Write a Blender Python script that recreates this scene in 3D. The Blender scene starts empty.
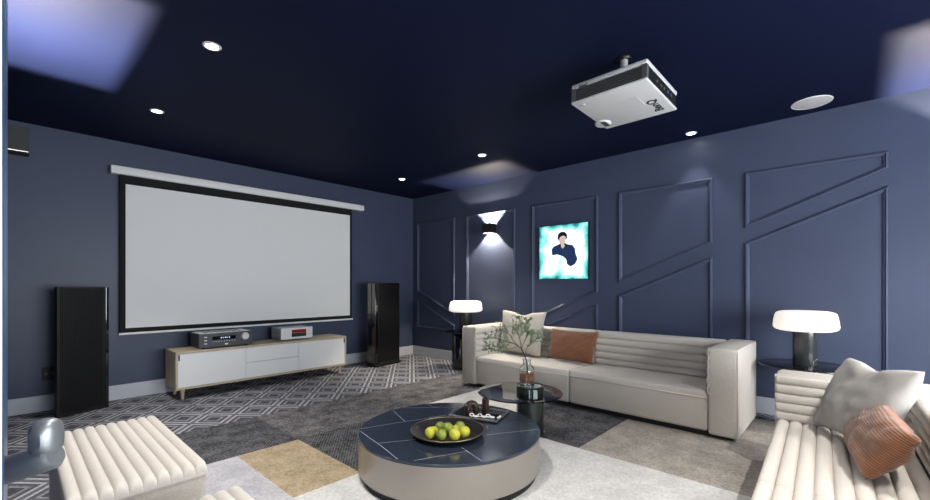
import bpy, bmesh, math, random
from mathutils import Vector, Matrix, noise
random.seed(4)
PI = math.pi
S = bpy.context.scene
COL = S.collection
XR, YL, YB, XW, HC = 4.629, 5.485, -2.6, -0.04, 2.62   # right wall, screen wall, rear wall, door wall, ceiling

# ------------------------------------------------------------------ materials
MATS = {}
def lin(c):
    return tuple(((v/255)/12.92 if v/255 <= .04045 else ((v/255+.055)/1.055)**2.4) for v in c)
def mat(name, col, rough=.6, metal=0, noise_amt=0, noise_scale=20, bump=0, bump_scale=200, coat=0,
        emis=None, estr=0, trans=0, ior=1.45, alpha=1, sheen=0, col2=None, spec=.5):
    m = bpy.data.materials.new(name); m.use_nodes = True
    nt = m.node_tree; N = nt.nodes; L = nt.links
    b = N['Principled BSDF']
    c = lin(col) + (1,)
    b.inputs['Base Color'].default_value = c
    b.inputs['Roughness'].default_value = rough
    b.inputs['Metallic'].default_value = metal
    b.inputs['IOR'].default_value = ior
    b.inputs['Specular IOR Level'].default_value = spec
    b.inputs['Transmission Weight'].default_value = trans
    b.inputs['Coat Weight'].default_value = coat
    b.inputs['Sheen Weight'].default_value = sheen
    if emis:
        b.inputs['Emission Color'].default_value = lin(emis) + (1,)
        b.inputs['Emission Strength'].default_value = estr
    if noise_amt or col2 or bump:
        tc = N.new('ShaderNodeTexCoord')
    if noise_amt or col2:
        nz = N.new('ShaderNodeTexNoise'); nz.inputs['Scale'].default_value = noise_scale
        nz.inputs['Detail'].default_value = 6
        L.new(tc.outputs['Object'], nz.inputs['Vector'])
        mx = N.new('ShaderNodeMix'); mx.data_type = 'RGBA'
        d = tuple(max(0, v*(1-noise_amt)) for v in c[:3]) + (1,)
        mx.inputs[6].default_value = (lin(col2)+(1,)) if col2 else d
        mx.inputs[7].default_value = c
        rp = N.new('ShaderNodeMapRange'); rp.inputs[1].default_value = .35; rp.inputs[2].default_value = .65
        L.new(nz.outputs[0], rp.inputs[0]); L.new(rp.outputs[0], mx.inputs[0])
        L.new(mx.outputs[2], b.inputs['Base Color'])
    if bump:
        n2 = N.new('ShaderNodeTexNoise'); n2.inputs['Scale'].default_value = bump_scale
        L.new(tc.outputs['Object'], n2.inputs['Vector'])
        bp = N.new('ShaderNodeBump'); bp.inputs['Strength'].default_value = bump; bp.inputs['Distance'].default_value = .004
        L.new(n2.outputs[0], bp.inputs['Height']); L.new(bp.outputs[0], b.inputs['Normal'])
    MATS[name] = m
    return m

navy      = mat('navy_wall_paint', (70, 78, 101), .42, noise_amt=.06, noise_scale=3, bump=.05, bump_scale=60, spec=.35)
ceil_navy = mat('navy_ceiling_paint', (15, 22, 49), .65, noise_amt=.06, noise_scale=2, spec=.12)
skirting  = mat('grey_skirting_paint', (196, 199, 208), .5)
white_p   = mat('white_paint', (238, 238, 236), .45)
hall_p    = mat('hall_paint', (200, 196, 188), .7)
wood      = mat('light_oak', (196, 180, 154), .5, noise_amt=.12, noise_scale=9, bump=.1)
wood_dk   = mat('oak_side', (176, 158, 132), .55, noise_amt=.15, noise_scale=9)
cream     = mat('cream_woven_fabric', (205, 198, 189), .9, noise_amt=.07, noise_scale=160, bump=.35, bump_scale=350, sheen=.15)
cream_b   = mat('cream_side', (194, 187, 177), .92, noise_amt=.12, noise_scale=120, bump=.4, bump_scale=260, sheen=.15)
cream_b.name = 'cream_side_fabric'
piping_m  = mat('cream_piping', (214, 205, 192), .8)
greyp     = mat('grey_linen', (158, 154, 149), .85, noise_amt=.06, noise_scale=60, bump=.15, bump_scale=220, sheen=.2)
beigep    = mat('beige_grey_linen', (184, 178, 166), .85, noise_amt=.08, noise_scale=60, bump=.2, bump_scale=220, sheen=.2)
black_m   = mat('matt_black', (20, 20, 22), .5)
black_g   = mat('gloss_black', (14, 14, 15), .08, coat=1)
black_gr  = mat('black_grille', (12, 12, 13), .35, bump=.2, bump_scale=400)
dark_gl   = mat('black_glass', (12, 13, 18), .12)
metal_d   = mat('dark_metal', (60, 60, 58), .35, metal=.9)
steel     = mat('brushed_steel', (128, 132, 136), .42, metal=.7)
champ     = mat('champagne_metal', (168, 162, 154), .3, metal=.7, noise_amt=.03, noise_scale=4)
screen_w  = mat('screen_fabric', (238, 238, 236), .95)
alu       = mat('silver_aluminium', (196, 196, 198), .4, metal=.5)
anth      = mat('anthracite_metal', (66, 68, 72), .45, metal=.3)
white_pl  = mat('white_plastic', (226, 226, 226), .45)
vent_pl   = mat('grey_plastic', (84, 84, 84), .5)
emit_lamp = mat('lamp_glass_lit', (250, 246, 238), .35, emis=(255, 246, 234), estr=.62)
emit_down = mat('downlight_lens_lit', (255, 255, 255), .4, emis=(255, 248, 236), estr=30)
led       = mat('display_lit', (10, 12, 16), .2, emis=(190, 215, 255), estr=1.2)
redd      = mat('red_display', (70, 18, 14), .15, emis=(150, 40, 30), estr=.25)
smoke     = mat('smoked_glass', (120, 128, 138), .02, trans=1, ior=1.45)
glass     = mat('clear_glass', (244, 250, 248), .01, trans=1, ior=1.45)
brownw    = mat('amber_brown_water', (196, 134, 104), .02, trans=.75, ior=1.33)
leafm     = mat('leaf_green', (138, 154, 122), .6, col2=(92, 116, 80), noise_scale=30)
stemm     = mat('branch_bark', (70, 58, 46), .8)
limem     = mat('lime_skin_yellow', (192, 188, 62), .4, col2=(166, 166, 48), noise_scale=14, bump=.1, bump_scale=120)
limeg     = mat('lime_skin_green', (138, 150, 58), .4, col2=(108, 124, 44), noise_scale=14, bump=.1, bump_scale=120)
plate_m   = mat('dark_ceramic', (40, 38, 40), .3, noise_amt=.3, noise_scale=25)
goldrim   = mat('brass_rim', (178, 158, 120), .3, metal=.9)
brown_c   = mat('dark_brown_glaze', (62, 40, 32), .3, col2=(24, 14, 12), noise_scale=60, bump=.6, bump_scale=90)
ivory     = mat('ivory_resin', (222, 218, 210), .5)
skin_p    = mat('print_skin', (214, 190, 180), .7, emis=(214, 190, 180), estr=.5)
coat_p    = mat('print_coat', (30, 48, 82), .7, emis=(24, 44, 80), estr=.6)
hair_p    = mat('print_hair', (14, 20, 32), .7)
door_p    = mat('cream_door_edge', (214, 204, 188), .5)
door_b    = mat('dark_blue_door', (44, 62, 92), .3)

def base(name):
    m = bpy.data.materials.new(name); m.use_nodes = True
    nt = m.node_tree; return m, nt, nt.nodes, nt.links, nt.nodes['Principled BSDF']
def math_node(N, L, op, a, b=None):
    n = N.new('ShaderNodeMath'); n.operation = op
    for i, v in enumerate((a, b)):
        if v is None: continue
        if isinstance(v, (int, float)): n.inputs[i].default_value = v
        else: L.new(v, n.inputs[i])
    return n.outputs[0]

def carpet_mat():
    m, nt, N, L, b = base('lattice_carpet')
    tc = N.new('ShaderNodeTexCoord'); sp = N.new('ShaderNodeSeparateXYZ'); L.new(tc.outputs['Object'], sp.inputs[0])
    M = lambda o, a, c=None: math_node(N, L, o, a, c)
    x, y = sp.outputs[0], sp.outputs[1]
    px, py = M('MULTIPLY', x, .766/.262), M('MULTIPLY', y, .643/.262)
    p, q = M('SUBTRACT', px, py), M('ADD', px, py)
    f = lambda v: M('MULTIPLY', M('ABSOLUTE', M('SUBTRACT', M('FRACT', v), .5)), 2)
    d = M('MAXIMUM', f(p), f(q))
    cr = N.new('ShaderNodeValToRGB'); L.new(d, cr.inputs[0]); cr.color_ramp.interpolation = 'CONSTANT'
    e = cr.color_ramp.elements
    dk, lt, md = lin((72, 73, 79)), lin((166, 166, 170)), lin((96, 97, 103))
    e[0].position = 0; e[0].color = dk+(1,)
    e[1].position = .34; e[1].color = lin((136, 136, 140))+(1,)
    for pos, c in ((.48, md), (.6, dk), (.72, lt), (.88, md)):
        k = e.new(pos); k.color = c+(1,)
    nz = N.new('ShaderNodeTexNoise'); nz.inputs['Scale'].default_value = 60; nz.inputs['Detail'].default_value = 5
    L.new(tc.outputs['Object'], nz.inputs['Vector'])
    n3 = N.new('ShaderNodeTexNoise'); n3.inputs['Scale'].default_value = 3; L.new(tc.outputs['Object'], n3.inputs['Vector'])
    k = M('ADD', M('MULTIPLY', nz.outputs[0], 1.5), M('MULTIPLY', n3.outputs[0], .7))
    mx = N.new('ShaderNodeMix'); mx.data_type = 'RGBA'; mx.blend_type = 'MULTIPLY'; mx.inputs[0].default_value = 1
    cc = N.new('ShaderNodeCombineColor')
    k2 = M('ADD', k, -.05)
    for i in range(3): L.new(k2, cc.inputs[i])
    L.new(cr.outputs[0], mx.inputs[6]); L.new(cc.outputs[0], mx.inputs[7]); L.new(mx.outputs[2], b.inputs['Base Color'])
    b.inputs['Roughness'].default_value = .95; b.inputs['Specular IOR Level'].default_value = .1
    bp = N.new('ShaderNodeBump'); bp.inputs['Strength'].default_value = .4; bp.inputs['Distance'].default_value = .005
    L.new(nz.outputs[0], bp.inputs['Height']); L.new(bp.outputs[0], b.inputs['Normal'])
    return m
carpet = carpet_mat()

def pile_mat(name, c1, c2, dots=0):
    m, nt, N, L, b = base(name)
    tc = N.new('ShaderNodeTexCoord')
    M = lambda o, a, c=None: math_node(N, L, o, a, c)
    nz = N.new('ShaderNodeTexNoise'); nz.inputs['Scale'].default_value = 65; nz.inputs['Detail'].default_value = 4
    n2 = N.new('ShaderNodeTexNoise'); n2.inputs['Scale'].default_value = 7; n2.inputs['Detail'].default_value = 5
    for n in (nz, n2): L.new(tc.outputs['Object'], n.inputs['Vector'])
    v = M('ADD', M('MULTIPLY', M('SUBTRACT', nz.outputs[0], .5), 2.6), M('ADD', M('MULTIPLY', M('SUBTRACT', n2.outputs[0], .5), 1.8), .5))
    if dots:
        sp = N.new('ShaderNodeSeparateXYZ'); L.new(tc.outputs['Object'], sp.inputs[0])
        sx = M('SINE', M('MULTIPLY', sp.outputs[0], 2*PI/.022)); sy = M('SINE', M('MULTIPLY', sp.outputs[1], 2*PI/.03))
        v = M('ADD', v, M('MULTIPLY', M('MULTIPLY', sx, sy), dots))
    cl = N.new('ShaderNodeClamp'); L.new(v, cl.inputs[0])
    mx = N.new('ShaderNodeMix'); mx.data_type = 'RGBA'
    mx.inputs[6].default_value = lin(c1)+(1,); mx.inputs[7].default_value = lin(c2)+(1,)
    L.new(cl.outputs[0], mx.inputs[0]); L.new(mx.outputs[2], b.inputs['Base Color'])
    b.inputs['Roughness'].default_value = .97; b.inputs['Specular IOR Level'].default_value = .08
    bp = N.new('ShaderNodeBump'); bp.inputs['Strength'].default_value = .5; bp.inputs['Distance'].default_value = .006
    L.new(nz.outputs[0], bp.inputs['Height']); L.new(bp.outputs[0], b.inputs['Normal'])
    return m
pile_dark  = pile_mat('pile_dark_dotted', (38, 38, 42), (104, 104, 106), .55)
pile_char  = pile_mat('pile_charcoal', (58, 57, 60), (124, 121, 122))
pile_char2 = pile_mat('pile_dark_charcoal', (44, 45, 50), (100, 100, 104))
pile_beige = pile_mat('pile_beige', (146, 131, 106), (180, 163, 136))
pile_lgrey = pile_mat('pile_light_grey', (164, 163, 168), (190, 189, 193))
pile_white = pile_mat('pile_off_white', (182, 181, 180), (208, 207, 205))
pile_taupe = pile_mat('pile_taupe', (140, 134, 126), (172, 166, 158))

def marble_mat(name, c, vein, scale, width):
    m, nt, N, L, b = base(name)
    tc = N.new('ShaderNodeTexCoord')
    M = lambda o, a, c=None: math_node(N, L, o, a, c)
    sp = N.new('ShaderNodeSeparateXYZ'); L.new(tc.outputs['Object'], sp.inputs[0])
    nz = N.new('ShaderNodeTexNoise'); nz.inputs['Scale'].default_value = scale; nz.inputs['Detail'].default_value = 6
    L.new(tc.outputs['Object'], nz.inputs['Vector'])
    n2 = N.new('ShaderNodeTexNoise'); n2.inputs['Scale'].default_value = scale*.35; L.new(tc.outputs['Object'], n2.inputs['Vector'])
    a = M('ABSOLUTE', M('SUBTRACT', nz.outputs[0], .52))
    ln = M('MULTIPLY', M('LESS_THAN', a, width), M('GREATER_THAN', n2.outputs[0], .5))
    mx = N.new('ShaderNodeMix'); mx.data_type = 'RGBA'
    mx.inputs[6].default_value = lin(c)+(1,); mx.inputs[7].default_value = lin(vein)+(1,)
    L.new(M('MULTIPLY', ln, .7), mx.inputs[0]); L.new(mx.outputs[2], b.inputs['Base Color'])
    b.inputs['Roughness'].default_value = .22; b.inputs['Coat Weight'].default_value = .3
    return m
marble_base = marble_mat('black_marble', (50, 52, 54), (190, 190, 186), 5, .006)

def tabletop_mat():
    # dark blue-grey stone crossed by a few straight fine veins
    m, nt, N, L, b = base('midnight_stone')
    tc = N.new('ShaderNodeTexCoord')
    M = lambda o, a, c=None: math_node(N, L, o, a, c)
    nz = N.new('ShaderNodeTexNoise'); nz.inputs['Scale'].default_value = 3; nz.inputs['Detail'].default_value = 5
    L.new(tc.outputs['Object'], nz.inputs['Vector'])
    sp = N.new('ShaderNodeSeparateXYZ'); L.new(tc.outputs['Object'], sp.inputs[0])
    wob = M('MULTIPLY', M('SUBTRACT', nz.outputs[0], .5), .03)
    tot = None
    # lines given by angle and offset; each between two limits along it
    for (ax, ay, bx, by, w) in VEINS:
        dx, dy = bx-ax, by-ay; ln = math.hypot(dx, dy); dx /= ln; dy /= ln
        s = M('ADD', M('MULTIPLY', M('SUBTRACT', sp.outputs[0], ax), -dy), M('MULTIPLY', M('SUBTRACT', sp.outputs[1], ay), dx))
        t = M('ADD', M('MULTIPLY', M('SUBTRACT', sp.outputs[0], ax), dx), M('MULTIPLY', M('SUBTRACT', sp.outputs[1], ay), dy))
        on = M('LESS_THAN', M('ABSOLUTE', M('ADD', s, wob)), w)
        on = M('MULTIPLY', on, M('MULTIPLY', M('GREATER_THAN', t, 0), M('LESS_THAN', t, ln)))
        tot = on if tot is None else M('MAXIMUM', tot, on)
    base_mx = N.new('ShaderNodeMix'); base_mx.data_type = 'RGBA'
    base_mx.inputs[6].default_value = lin((30, 37, 48))+(1,); base_mx.inputs[7].default_value = lin((50, 58, 70))+(1,)
    L.new(nz.outputs[0], base_mx.inputs[0])
    mx = N.new('ShaderNodeMix'); mx.data_type = 'RGBA'
    L.new(base_mx.outputs[2], mx.inputs[6]); mx.inputs[7].default_value = lin((196, 202, 210))+(1,)
    L.new(M('MULTIPLY', tot, .75), mx.inputs[0]); L.new(mx.outputs[2], b.inputs['Base Color'])
    b.inputs['Roughness'].default_value = .2; b.inputs['Coat Weight'].default_value = .4; b.inputs['Coat Roughness'].default_value = .12
    return m

def corduroy_mat():
    m, nt, N, L, b = base('rust_corduroy')
    tc = N.new('ShaderNodeTexCoord')
    M = lambda o, a, c=None: math_node(N, L, o, a, c)
    sp = N.new('ShaderNodeSeparateXYZ'); L.new(tc.outputs['UV'], sp.inputs[0])
    nz = N.new('ShaderNodeTexNoise'); nz.inputs['Scale'].default_value = 9; L.new(tc.outputs['Object'], nz.inputs['Vector'])
    s = M('SINE', M('ADD', M('MULTIPLY', sp.outputs[1], 2*PI*26), M('MULTIPLY', nz.outputs[0], 1.5)))
    h = M('ADD', M('MULTIPLY', s, .5), .5)
    mx = N.new('ShaderNodeMix'); mx.data_type = 'RGBA'
    mx.inputs[6].default_value = lin((96, 58, 34))+(1,); mx.inputs[7].default_value = lin((142, 88, 54))+(1,)
    L.new(h, mx.inputs[0]); L.new(mx.outputs[2], b.inputs['Base Color'])
    b.inputs['Roughness'].default_value = .85; b.inputs['Sheen Weight'].default_value = .3
    bp = N.new('ShaderNodeBump'); bp.inputs['Strength'].default_value = .6; bp.inputs['Distance'].default_value = .004
    L.new(h, bp.inputs['Height']); L.new(bp.outputs[0], b.inputs['Normal'])
    return m
rust = corduroy_mat()

def poster_mat():
    # backlit sheet: pale centre, blotchy turquoise towards its edges (generated coordinates of the print itself)
    m, nt, N, L, b = base('turquoise_backlit_print')
    tc = N.new('ShaderNodeTexCoord')
    M = lambda o, a, c=None: math_node(N, L, o, a, c)
    sp = N.new('ShaderNodeSeparateXYZ'); L.new(tc.outputs['Generated'], sp.inputs[0])
    ex = M('MULTIPLY', M('ABSOLUTE', M('SUBTRACT', sp.outputs[1], .5)), 2)
    ez = M('MULTIPLY', M('ABSOLUTE', M('SUBTRACT', sp.outputs[2], .5)), 2)
    e = M('POWER', M('MAXIMUM', ex, ez), 5)
    nz = N.new('ShaderNodeTexNoise'); nz.inputs['Scale'].default_value = 7; nz.inputs['Detail'].default_value = 7
    L.new(tc.outputs['Object'], nz.inputs['Vector'])
    v = M('ADD', M('MULTIPLY', e, .95), M('MULTIPLY', M('SUBTRACT', nz.outputs[0], .55), 2.0))
    cr = N.new('ShaderNodeValToRGB'); L.new(v, cr.inputs[0])
    el = cr.color_ramp.elements
    el[0].position = .1; el[0].color = lin((232, 246, 244))+(1,)
    el[1].position = .95; el[1].color = lin((6, 104, 104))+(1,)
    k = el.new(.45); k.color = lin((120, 216, 208))+(1,)
    L.new(cr.outputs[0], b.inputs['Base Color']); L.new(cr.outputs[0], b.inputs['Emission Color'])
    b.inputs['Emission Strength'].default_value = .9; b.inputs['Roughness'].default_value = .3
    return m

# ------------------------------------------------------------------ helpers
def obj(name, bm, m, parent=None, loc=(0, 0, 0), rz=0, smooth=False):
    me = bpy.data.meshes.new(name)
    bmesh.ops.recalc_face_normals(bm, faces=bm.faces)
    bm.to_mesh(me); bm.free()
    if smooth:
        for p in me.polygons: p.use_smooth = True
        me.set_sharp_from_angle(angle=math.radians(38)) if smooth == 'a' else None
    o = bpy.data.objects.new(name, me); COL.objects.link(o)
    if isinstance(m, (list, tuple)):
        for k in m: me.materials.append(k)
    else: me.materials.append(m)
    o.location = loc; o.rotation_euler = (0, 0, rz)
    if parent: o.parent = parent
    return o
def tag(o, label, cat, group=None, kind=None):
    o['label'] = label; o['category'] = cat
    if group: o['group'] = group
    if kind: o['kind'] = kind
    return o
def thing(name, label, cat, loc=(0, 0, 0), rz=0, group=None):
    o = bpy.data.objects.new(name, None); COL.objects.link(o)
    o.empty_display_size = .1
    o.location = loc; o.rotation_euler = (0, 0, rz)
    return tag(o, label, cat, group)
def struct(name, bm, m, label=None, parent=None, smooth=False):
    o = obj(name, bm, m, parent, smooth=smooth)
    if not parent:
        o['kind'] = 'structure'
        if label: o['label'] = label
    return o
def copy_tree(o, parent=None):
    c = o.copy(); COL.objects.link(c); c.parent = parent
    for ch in list(o.children): copy_tree(ch, c)
    return c
def box(bm, x0, x1, y0, y1, z0, z1, bev=0, seg=2, mi=0):
    vs = [bm.verts.new((x, y, z)) for x in (x0, x1) for y in (y0, y1) for z in (z0, z1)]
    fs = [bm.faces.new([vs[i] for i in f]) for f in ((0, 1, 3, 2), (4, 6, 7, 5), (0, 4, 5, 1), (2, 3, 7, 6), (0, 2, 6, 4), (1, 5, 7, 3))]
    for f in fs: f.material_index = mi
    if bev:
        es = {e for f in fs for e in f.edges}
        bmesh.ops.bevel(bm, geom=list(es), offset=bev, segments=seg, profile=.5, affect='EDGES')
    return bm
def B(*a, **k): return box(bmesh.new(), *a, **k)
def lathe(prof, n=48, bm=None, cx=0, cy=0):
    # prof: list of (r, z); r == 0 ends close on the axis
    bm = bm or bmesh.new(); rings = []
    for r, z in prof:
        if r < 1e-6: rings.append([bm.verts.new((cx, cy, z))])
        else: rings.append([bm.verts.new((cx+r*math.cos(2*PI*i/n), cy+r*math.sin(2*PI*i/n), z)) for i in range(n)])
    for a, b in zip(rings, rings[1:]):
        for i in range(n):
            j = (i+1) % n
            if len(a) == 1 and len(b) == 1: continue
            if len(a) == 1: bm.faces.new((a[0], b[i], b[j]))
            elif len(b) == 1: bm.faces.new((a[i], a[j], b[0]))
            else: bm.faces.new((a[i], a[j], b[j], b[i]))
    return bm
def tube(pts, rad, n=8, bm=None, cap=True):
    bm = bm or bmesh.new(); pts = [Vector(p) for p in pts]; rings = []
    for i, p in enumerate(pts):
        d = (pts[min(i+1, len(pts)-1)] - pts[max(i-1, 0)]).normalized()
        u = d.cross(Vector((0, 0, 1)) if abs(d.z) < .95 else Vector((1, 0, 0))).normalized(); v = d.cross(u)
        r = rad[i] if isinstance(rad, (list, tuple)) else rad
        rings.append([bm.verts.new(p + (u*math.cos(2*PI*k/n) + v*math.sin(2*PI*k/n))*r) for k in range(n)])
    for a, b in zip(rings, rings[1:]):
        for k in range(n): bm.faces.new((a[k], a[(k+1) % n], b[(k+1) % n], b[k]))
    if cap: bm.faces.new(rings[0]); bm.faces.new(rings[-1])
    return bm
def channel(O, U, V, W, lu, lv, n, r, er, depth, bm=None, ends=(1, 1), edge_v=0):
    """upholstered panel of n half-round rolls. O corner, U along rolls, V across, W outward normal."""
    bm = bm or bmesh.new(); O, U, V, W = Vector(O), Vector(U), Vector(V), Vector(W)
    sub = 12
    us = []
    ne = 6
    for i in range(ne+1): us.append(er*(1-math.cos(PI/2*i/ne)))
    k = max(2, int(lu/.08))
    mid = [er + (lu-2*er)*i/k for i in range(1, k)]
    us = us + mid + [lu-x for x in reversed(us)]
    vs = [lv*j/(n*sub) for j in range(n*sub+1)]
    grid = []
    for u in us:
        row = []
        d0, d1 = u, lu-u
        dd = 0
        if d0 < er and ends[0]: dd = er - math.sqrt(max(0, er*er-(er-d0)**2))
        if d1 < er and ends[1]: dd = max(dd, er - math.sqrt(max(0, er*er-(er-d1)**2)))
        for j, v in enumerate(vs):
            t = (j % sub)/sub
            h = math.sqrt(max(0, 1-(2*t-1)**2)) if j % sub else 0
            wob = .0012*noise.noise(Vector((u*9, v*31, 1.7)))
            ev = 0
            if edge_v:
                q = min(v, lv-v)
                if q < edge_v: ev = edge_v - math.sqrt(max(0, edge_v**2-(edge_v-q)**2))
            hh = -r*(1-h)*1.0 - dd - ev + wob
            row.append(bm.verts.new(O + U*u + V*v + W*hh))
        grid.append(row)
    for a, b in zip(grid, grid[1:]):
        for j in range(len(a)-1): bm.faces.new((a[j], a[j+1], b[j+1], b[j]))
    # skirt and back
    nu, nv = len(grid), len(grid[0])
    loop = [grid[0][j] for j in range(nv)] + [grid[i][-1] for i in range(1, nu)] + [grid[-1][j] for j in range(nv-2, -1, -1)] + [grid[i][0] for i in range(nu-2, 0, -1)]
    low = []
    for v in loop:
        q = v.co - O
        low.append(bm.verts.new(O + U*q.dot(U) + V*q.dot(V) - W*depth))
    m_ = len(loop)
    for i in range(m_): bm.faces.new((loop[i], loop[(i+1) % m_], low[(i+1) % m_], low[i]))
    bm.faces.new(low)
    return bm
def pillow(BL, BR, TR, TL, th, chop=0, seed=0, wr=.006, n=26, pinch=.07, front=None):
    bm = bmesh.new(); BL, BR, TR, TL = map(Vector, (BL, BR, TR, TL))
    nrm = ((BR-BL).cross(TL-BL)).normalized()
    uv = bm.loops.layers.uv.new('UVMap')
    sides = []
    uvd = {}
    for s in (1, -1):
        g = []
        for i in range(n+1):
            row = []
            for j in range(n+1):
                a, b = i/n*2-1, j/n*2-1
                if s == -1 and (i in (0, n) or j in (0, n)): row.append(sides[0][i][j]); continue
                aa = a*(1-pinch*(1-b*b)**1.0*abs(a)**2); bb = b*(1-pinch*(1-a*a)*abs(b)**2)
                u, v = (aa+1)/2, (bb+1)/2
                if chop: v -= chop*max(0, b)**2*math.exp(-(a/.32)**2)
                p = (BL*(1-u)+BR*u)*(1-v) + (TL*(1-u)+TR*u)*v
                t = max(0, (1-a*a)*(1-b*b))**.42
                if chop: t *= 1-.55*max(0, b*.5+.5)**1.5*math.exp(-(a/.22)**2)
                w = wr*(noise.noise(Vector((a*2.4+seed, b*2.4, s*3.1)))*1.6+noise.noise(Vector((a*6+seed, b*3, s)))*.8)*min(1, t*1.4)
                # gathers running in from the seams
                w += wr*.5*math.sin(a*16+seed)*abs(b)**4 * t
                vtx = bm.verts.new(p + nrm*s*(t*th/2 + w)); uvd[vtx] = (u, v); row.append(vtx)
            g.append(row)
        sides.append(g)
        for i in range(n):
            for j in range(n):
                try: f = bm.faces.new((g[i][j], g[i+1][j], g[i+1][j+1], g[i][j+1]))
                except ValueError: continue
                for l in f.loops: l[uv].uv = uvd.get(l.vert, (0, 0))
    return bm

# ------------------------------------------------------------------ the room
W_ = .12
struct('floor', B(XW-1.6, XR+W_, YB-W_, YL+W_, -.1, 0), carpet, 'patterned grey carpet of nested pale diamonds')
struct('ceiling', B(XW-1.6, XR+W_, YB-W_, YL+W_, HC, HC+.1), ceil_navy, 'dark navy ceiling')
struct('wall_left', B(XW-W_, XR+W_, YL, YL+W_, 0, HC), navy, 'navy wall behind the projection screen')
struct('wall_right', B(XR, XR+W_, YB-W_, YL, 0, HC), navy, 'navy wall with raised panel mouldings')
bm = bmesh.new()   # door wall, around a double doorway
D0, D1, DH = -1.3, 1.28, 2.1
box(bm, XW-W_, XW, D1, YL, 0, HC); box(bm, XW-W_, XW, YB, D0, 0, HC); box(bm, XW-W_, XW, D0, D1, DH, HC)
struct('wall_near', bm, navy, 'navy wall beside the doorway')
bm = bmesh.new()   # rear wall around an unseen window, added to fill the room with daylight
WX0, WX1, WZ0, WZ1 = .3, 3.5, .3, 1.9
box(bm, XW-W_, WX0, YB-W_, YB, 0, HC); box(bm, WX1, XR, YB-W_, YB, 0, HC)
box(bm, WX0, WX1, YB-W_, YB, 0, WZ0); box(bm, WX0, WX1, YB-W_, YB, WZ1, HC)
struct('wall_rear', bm, navy, 'navy rear wall with an added wide window for fill light')
w1 = thing('fill_window_1', 'wide white framed window added unseen in the rear wall for fill light', 'window', (0, 0, 0)); w1['kind'] = 'structure'
bm = bmesh.new()
for x in (WX0, (2*WX0+WX1)/3, (WX0+2*WX1)/3, WX1-.05): box(bm, x, x+.05, YB-.08, YB-.02, WZ0, WZ1)
for z in (WZ0, WZ1-.05): box(bm, WX0, WX1, YB-.079, YB-.021, z, z+.05)
obj('fill_window_frame', bm, white_p, w1)
# passage outside the doorway
bm = bmesh.new()
PW = (-1.1, -.2, .9, 2.0)
box(bm, XW-1.7, XW-1.6, -1.5, PW[0], 0, HC); box(bm, XW-1.7, XW-1.6, PW[1], 2.2, 0, HC)
box(bm, XW-1.7, XW-1.6, PW[0], PW[1], 0, PW[2]); box(bm, XW-1.7, XW-1.6, PW[0], PW[1], PW[3], HC)
box(bm, XW-1.6, XW-W_, 2.1, 2.2, 0, HC); box(bm, XW-1.6, XW-W_, -1.6, -1.5, 0, HC)
struct('wall_passage', bm, hall_p, 'pale passage walls outside the doorway')

w2_ = thing('fill_window_2', 'white framed passage window added outside the doorway for fill light', 'window', (0, 0, 0)); w2_['kind'] = 'structure'  # added window, throws fill light through the doorway towards the sofa
bm = bmesh.new()
for y in (PW[0], PW[1]-.05): box(bm, XW-1.68, XW-1.62, y, y+.05, PW[2], PW[3])
for z in (PW[2], PW[3]-.05): box(bm, XW-1.679, XW-1.621, PW[0], PW[1], z, z+.05)
obj('fill_window_frame', bm, white_p, w2_)
def skirt(name, x0, x1, y0, y1, label):
    bm = B(x0, x1, y0, y1, 0, .147, bev=.004, seg=2)
    return struct(name, bm, skirting, label)
skirt('baseboard_left', XW, XR, YL-.018, YL, 'light grey skirting under the screen wall')
skirt('baseboard_right', XR-.018, XR, YB, YL-.018, 'light grey skirting under the panelled wall')
skirt('baseboard_near', XW, XW+.012, D1+.08, YL-.018, 'light grey skirting beside the doorway')
skirt('baseboard_rear', XW, XR-.018, YB, YB+.018, 'light grey skirting under the added rear window')

def moulding(name, poly, label):
    """mitred picture-frame moulding on the panelled wall; poly in (y, z)."""
    n = len(poly); area = sum(poly[i][0]*poly[(i+1) % n][1]-poly[(i+1) % n][0]*poly[i][1] for i in range(n))
    if area < 0: poly = poly[::-1]
    prof = [(0, 0), (.002, .012), (.008, .022), (.016, .024), (.022, .015), (.03, .013), (.036, .008), (.038, 0)]
    bm = bmesh.new(); rings = []
    for off, d in prof:
        ring = []
        for i in range(n):
            p0, p1, p2 = Vector(poly[i-1]), Vector(poly[i]), Vector(poly[(i+1) % n])
            a = (p1-p0).normalized(); b = (p2-p1).normalized()
            na, nb = Vector((-a.y, a.x)), Vector((-b.y, b.x))
            m = (na+nb).normalized(); k = off/max(.25, m.dot(na))
            q = p1 + m*k
            ring.append(bm.verts.new((XR-d, q.x, q.y)))
        rings.append(ring)
    for a, b in zip(rings, rings[1:]):
        for i in range(n): bm.faces.new((a[i], a[(i+1) % n], b[(i+1) % n], b[i]))
    struct(name, bm, navy, label)
T, Z0 = 2.2, .46
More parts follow.
